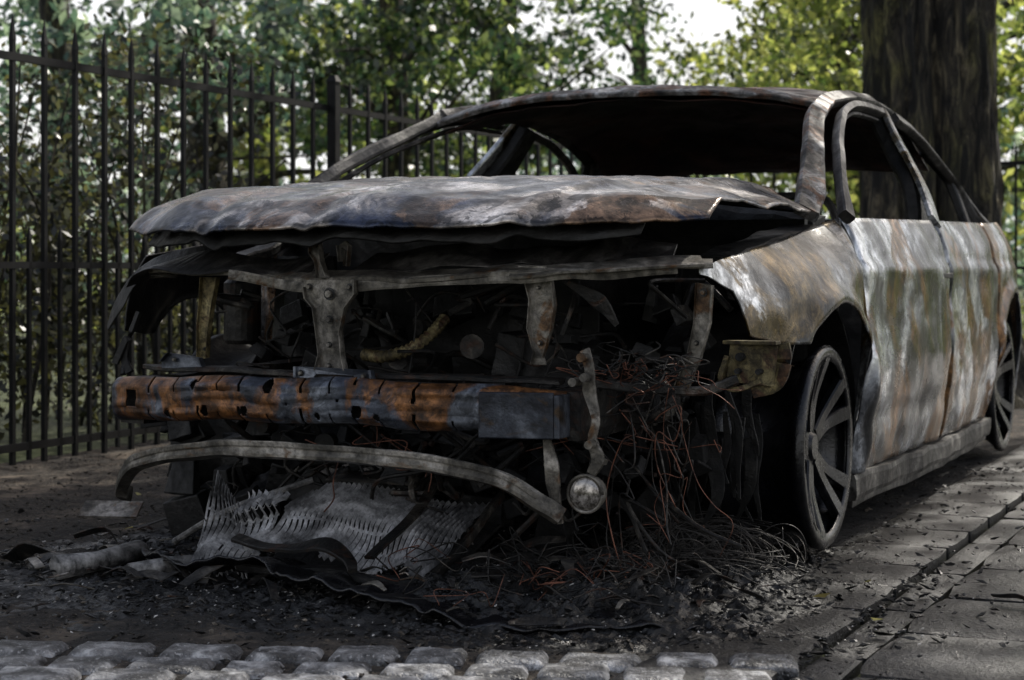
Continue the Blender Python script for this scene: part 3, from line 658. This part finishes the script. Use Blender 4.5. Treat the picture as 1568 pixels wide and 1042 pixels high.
def leafcloud(name,C,size,mat,parent=None,flat=0,asp=.55):
    n=len(C); rng=RNG
    a=rng.normal(size=(n,3)); a/=np.linalg.norm(a,axis=1)[:,None]
    b=rng.normal(size=(n,3))
    if flat: a[:,2]*=.2; b[:,2]*=.2
    b-=a*(a*b).sum(1)[:,None]; b/=np.linalg.norm(b,axis=1)[:,None]
    s=(size*rng.uniform(.6,1.4,n))[:,None]
    nrm=np.cross(a,b)
    V=np.stack([C-a*s*.5,C+b*s*.5*asp+nrm*s*.06,C+a*s*.5,C-b*s*.5*asp+nrm*s*.06],1).reshape(-1,3)
    me=bpy.data.meshes.new(name); me.vertices.add(4*n); me.vertices.foreach_set('co',V.ravel())
    me.loops.add(4*n); me.loops.foreach_set('vertex_index',np.arange(4*n,dtype=np.int32))
    me.polygons.add(n); me.polygons.foreach_set('loop_start',np.arange(0,4*n,4,dtype=np.int32)); me.polygons.foreach_set('loop_total',np.full(n,4,dtype=np.int32))
    me.update(calc_edges=True); me.materials.append(mat)
    o=bpy.data.objects.new(name,me); COL.objects.link(o)
    if parent: o.parent=parent
    return o
M_yl=leafmat('yellow_leaf',(.3,.28,.06),(.35,.33,.1),(.25,.2,.05),.2)
leafcloud('fallen_leaves',np.array([(1.05,.55,.014),(1.3,1.2,.014),(1.16,.15,.01),(1.5,1.9,.014),(-.9,.6,.012),(-1.3,1.2,.012),(1.0,.35,.014)]),.04,M_yl,None,1)
# ------------------------------------------------------------------ fence
def fence(name,P0,P1,sp=.173,ph=0,post=()):
    g=G(); P0=Vector(P0);P1=Vector(P1);L=(P1-P0).length;d=(P1-P0)/L
    ang=math.atan2(d.y,d.x); R=Matrix.Rotation(ang,3,'Z'); mid=(P0+P1)/2
    for z,h in((1.43,.028),(.70,.024),(.06,.028)): g.box((mid.x,mid.y,z),(L,.014,h),R)
    t=ph
    while t<L:
        p=P0+d*t; lean=random.uniform(-.004,.004)
        g.box((p.x+lean,p.y,.74),(.017,.017,1.5),R); g.box((p.x+lean,p.y,1.535),(.02,.02,.09),R,.08)
        q=P0+d*(t+sp/2); g.box((q.x,q.y,.40),(.014,.014,.78),R); g.box((q.x,q.y,.815),(.016,.016,.05),R,.08)
        t+=sp
    for t in post:
        p=P0+d*t; g.box((p.x+.02,p.y,.76),(.045,.045,1.58),R); g.box((p.x+.02,p.y,1.565),(.055,.055,.03),R,.5)
        g.tube([(p.x+.03,p.y,1.2),(p.x+.03,p.y-.12,.9),(p.x+.03,p.y-.3,.0)],.014,6,4)
    return g.ob(name,M_fence,None)
fence('iron_fence',(-2.25,-.8,0),(-2.25,9.6,0),.173,.17,(4.82,9.9))
fence('iron_fence',(-2.2,9.7,0),(9,9.7,0),.173,.1,(4,8))
# ------------------------------------------------------------------ trees
def trunk_geo(g,P,R,seg=14,n=8):
    P2=cat(P,n); g.tube(P2,np.interp(np.linspace(0,1,len(P2)),np.linspace(0,1,len(R)),R),seg)
def tree(X,Y,H,r,mat,clusters,leafs,size,zlo,zhi,rad,seed,name='tree',sg0=(.08,.28)):
    rd=random.Random(seed); g=G()
    top=(X+rd.uniform(-.5,.5),Y+rd.uniform(-.5,.5),H)
    trunk_geo(g,[(X,Y,-.1),(X+rd.uniform(-.1,.1),Y,H*.3),(X+rd.uniform(-.3,.3),Y,H*.6),top],[r*1.3,r,r*.7,r*.25],10,6)
    for k in range(12):
        a=rd.uniform(0,6.28);z=H*rd.uniform(.12,.7);L=rad*rd.uniform(.5,1)
        trunk_geo(g,[(X,Y,z),(X+L*.4*math.cos(a),Y+L*.4*math.sin(a),z+.5),(X+L*math.cos(a),Y+L*math.sin(a),z+rd.uniform(.1,1.3))],[r*.4,r*.22,r*.05],6,5)
    o=g.ob(name,M_bark,None,smooth=True)
    rng=np.random.default_rng(seed)
    cc=rng.normal(size=(clusters,3)); cc/=np.linalg.norm(cc,axis=1)[:,None]; cc*=rng.uniform(.25,1,(clusters,1))**.6
    cc=cc*np.array([rad,rad,(zhi-zlo)/2])+np.array([X,Y,(zhi+zlo)/2])
    sg=rng.uniform(*sg0,(clusters,1))
    idx=rng.integers(0,clusters,leafs); C=cc[idx]+rng.normal(size=(leafs,3))*sg[idx]*np.array([1,1,.6])
    C=C[C[:,2]>.1]
    leafcloud('crown',C,size,mat,o); return o
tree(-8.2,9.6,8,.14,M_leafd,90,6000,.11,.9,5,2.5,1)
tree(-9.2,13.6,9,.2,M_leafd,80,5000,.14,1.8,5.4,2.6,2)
tree(-12.2,19.6,10,.2,M_leafy,80,5000,.16,1.4,5.5,2.6,3)
tree(-6.4,12.6,9,.13,M_leaf,110,8000,.10,1.3,4.6,1.9,4)
tree(-7.6,17.6,9,.15,M_leaf,110,8000,.12,1.1,5.2,2.3,5)
tree(-2.7,15.8,8,.14,M_leafy,100,7000,.10,.9,4.4,1.7,7)
tree(-1.5,12.1,7,.11,M_leafy,70,5000,.09,1.3,4.0,1.3,8)
tree(-2.6,21.,9,.2,M_leaf,100,7000,.14,.8,5.6,2.6,9)
tree(.9,13.8,8,.16,M_leafy,90,6500,.11,.4,4.6,2.0,10)
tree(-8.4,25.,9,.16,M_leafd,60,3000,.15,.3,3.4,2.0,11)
# old roadside tree
g=G()
TX,TY=.09,6.2
V=[];F=[];seg=120;nh=150
for j in range(nh+1):
    z=-.1+6.1*j/nh
    R=.31+.25*math.exp(-max(z,0)/.35)
    for k in range(seg):
        a=2*math.pi*k/seg
        ridge=abs(noise.noise(Vector((math.cos(a)*7,math.sin(a)*7,z*1.3))))
        rr=R*(1+.10*math.cos(2*a+.6)+.05*math.cos(5*a+z*.3))+.06*(ridge**.6)-.03+.02*noise.noise(Vector((math.cos(a)*18,math.sin(a)*18,z*5)))
        rr-=.10*math.exp(-((a-5.1)/.13)**2)
        V.append((TX+rr*math.cos(a)-.02*z,TY+rr*math.sin(a),z))
for j in range(nh):
    for k in range(seg): F.append((j*seg+k,j*seg+(k+1)%seg,(j+1)*seg+(k+1)%seg,(j+1)*seg+k))
g.add(V,F)
for (ax,ay,az) in((3.2,3.2,6.2),(-1.5,4,6.5),(2.5,7.5,6.8),(-.8,8,7),(4.5,5.6,6.0),(.8,1.5,6.5)):
    trunk_geo(g,[(TX,TY,4.2),(TX+(ax-TX)*.4,TY+(ay-TY)*.4,5.4),(ax,ay,az)],[.2,.12,.03],8,6)
old=g.ob('old_tree',M_bark,None,smooth=True)
rng=np.random.default_rng(50); cl=80
cc=rng.normal(size=(cl,3)); cc/=np.linalg.norm(cc,axis=1)[:,None]; cc*=rng.uniform(.1,1,(cl,1))**.5
cc=cc*np.array([3.0,3.2,1.1])+np.array([1.3,6.6,5.6])
idx=rng.integers(0,cl,5200); C=cc[idx]+rng.normal(size=(5200,3))*np.array([.28,.28,.22])
leafcloud('crown',C,.15,M_leaf,old)  # crown above the frame, placed and thinned to dapple sun on the car
# hedge behind the fence
rng=np.random.default_rng(9); cl=480
cc=np.stack([rng.uniform(-3.7,-2.5,cl),rng.uniform(.2,8.8,cl),rng.uniform(0,1,cl)],1)
hh=1.40+.45*np.sin(cc[:,1]*1.7+.9)*.5+.25*np.sin(cc[:,1]*4.1)
hh=np.where(cc[:,1]>4.1,.72,hh)
cc[:,2]=cc[:,2]**.8*hh
n=40000; idx=rng.integers(0,cl,n); C=cc[idx]+rng.normal(size=(n,3))*np.array([.11,.11,.085]); C=C[(C[:,2]>.0)&(C[:,0]<-2.3)]
hedge=leafcloud('hedge',C,.042,M_hedge,None)
g=G(); rd=random.Random(31)
for k in range(90):
    y=rd.uniform(.3,8.5);x=rd.uniform(-3.4,-2.5);h=1.5 if y<4 else .8
    g.tube([(x,y,0),(x+rd.uniform(-.15,.15),y+rd.uniform(-.2,.2),h*.5),(x+rd.uniform(-.2,.3),y+rd.uniform(-.4,.4),h*rd.uniform(.7,1.1))],[.012,.008,.003],5,4)
o=g.ob('hedge_stems',M_bark,hedge)
rng=np.random.default_rng(15); cl=420
cc=np.stack([rng.uniform(-16,6,cl),rng.uniform(10.5,24,cl),rng.uniform(0,1,cl)**1.6*1.6],1)
keep=(cc[:,0]<-4.)|(cc[:,1]>12); cc=cc[keep]; cl=len(cc)
n=20000; idx=rng.integers(0,cl,n); C=cc[idx]+rng.normal(size=(n,3))*np.array([.28,.28,.15]); C=C[C[:,2]>0]
leafcloud('undergrowth',C,.11,M_leafy,None)
cl=260
cc=np.stack([rng.uniform(-48,20,cl),rng.uniform(34,52,cl),rng.uniform(0,1,cl)],1)
hh=3.5+1.8*np.sin(cc[:,0]*.31+1)+1.2*np.sin(cc[:,0]*.9)
dirn=(cc[:,0]-1.948)/(cc[:,1]+3.344)
hh=np.where(np.abs(dirn+.345)<.045,2.2,hh); hh=np.where(np.abs(dirn+.56)<.03,2.0,hh)
cc[:,2]*=hh
n=24000; idx=rng.integers(0,cl,n); C=cc[idx]+rng.normal(size=(n,3))*np.array([.8,.8,.55]); C=C[C[:,2]>0]
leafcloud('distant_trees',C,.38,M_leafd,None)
# ------------------------------------------------------------------ light
SE,SA=42,15
w=bpy.data.worlds.new('World'); scn.world=w; w.use_nodes=True
nt=w.node_tree; bg=nt.nodes['Background']; sky=nt.nodes.new('ShaderNodeTexSky'); sky.sky_type='NISHITA'; sky.sun_disc=False
sky.sun_elevation=math.radians(SE); sky.sun_rotation=math.radians(SA); sky.air_density=1.0; sky.dust_density=4.
# bright haze low in the sky, clearer overhead
tc=N(nt,'ShaderNodeTexCoord'); mp=N(nt,'ShaderNodeMapping'); mp.inputs['Scale'].default_value=(1,1,2.2); nt.links.new(tc.outputs['Generated'],mp.inputs['Vector'])
cn=noise_node(nt,mp.outputs[0],1.6,6,.6,.4); cf=ramp(nt,cn.outputs[0],[(.34,.45),(.55,.95)])
sp=N(nt,'ShaderNodeSeparateXYZ'); nt.links.new(tc.outputs['Generated'],sp.inputs[0])
el=ramp(nt,sp.outputs['Z'],[(.25,1.),(.6,.15)])
nt.links.new(mixc(nt,mixc(nt,1.,cf.outputs[0],el.outputs[0],'MULTIPLY'),sky.outputs[0],(8.8,8.8,8.9)),bg.inputs[0]); bg.inputs[1].default_value=.14
sl=bpy.data.lights.new('sun','SUN'); sl.energy=5.; sl.angle=math.radians(.5); sl.color=(1,.95,.86)
so=bpy.data.objects.new('sun',sl); COL.objects.link(so)
dv=Vector((math.sin(math.radians(SA))*math.cos(math.radians(SE)),math.cos(math.radians(SA))*math.cos(math.radians(SE)),math.sin(math.radians(SE))))
so.rotation_euler=dv.to_track_quat('Z','Y').to_euler()
# ------------------------------------------------------------------ camera
cd=bpy.data.cameras.new('camera'); cam=bpy.data.objects.new('camera',cd); COL.objects.link(cam)
cam.location=(1.948,-3.344,.68); cam.rotation_euler=(math.radians(90),0,math.radians(24))
cd.lens=2800/1568*36; cd.sensor_width=36; cd.shift_y=-106/1568; cd.clip_end=2000; cd.clip_start=.05
cd.dof.use_dof=True; cd.dof.focus_distance=3.9; cd.dof.aperture_fstop=6.3
scn.camera=cam
scn.view_settings.view_transform='Standard'; scn.view_settings.look='None'; scn.view_settings.exposure=0
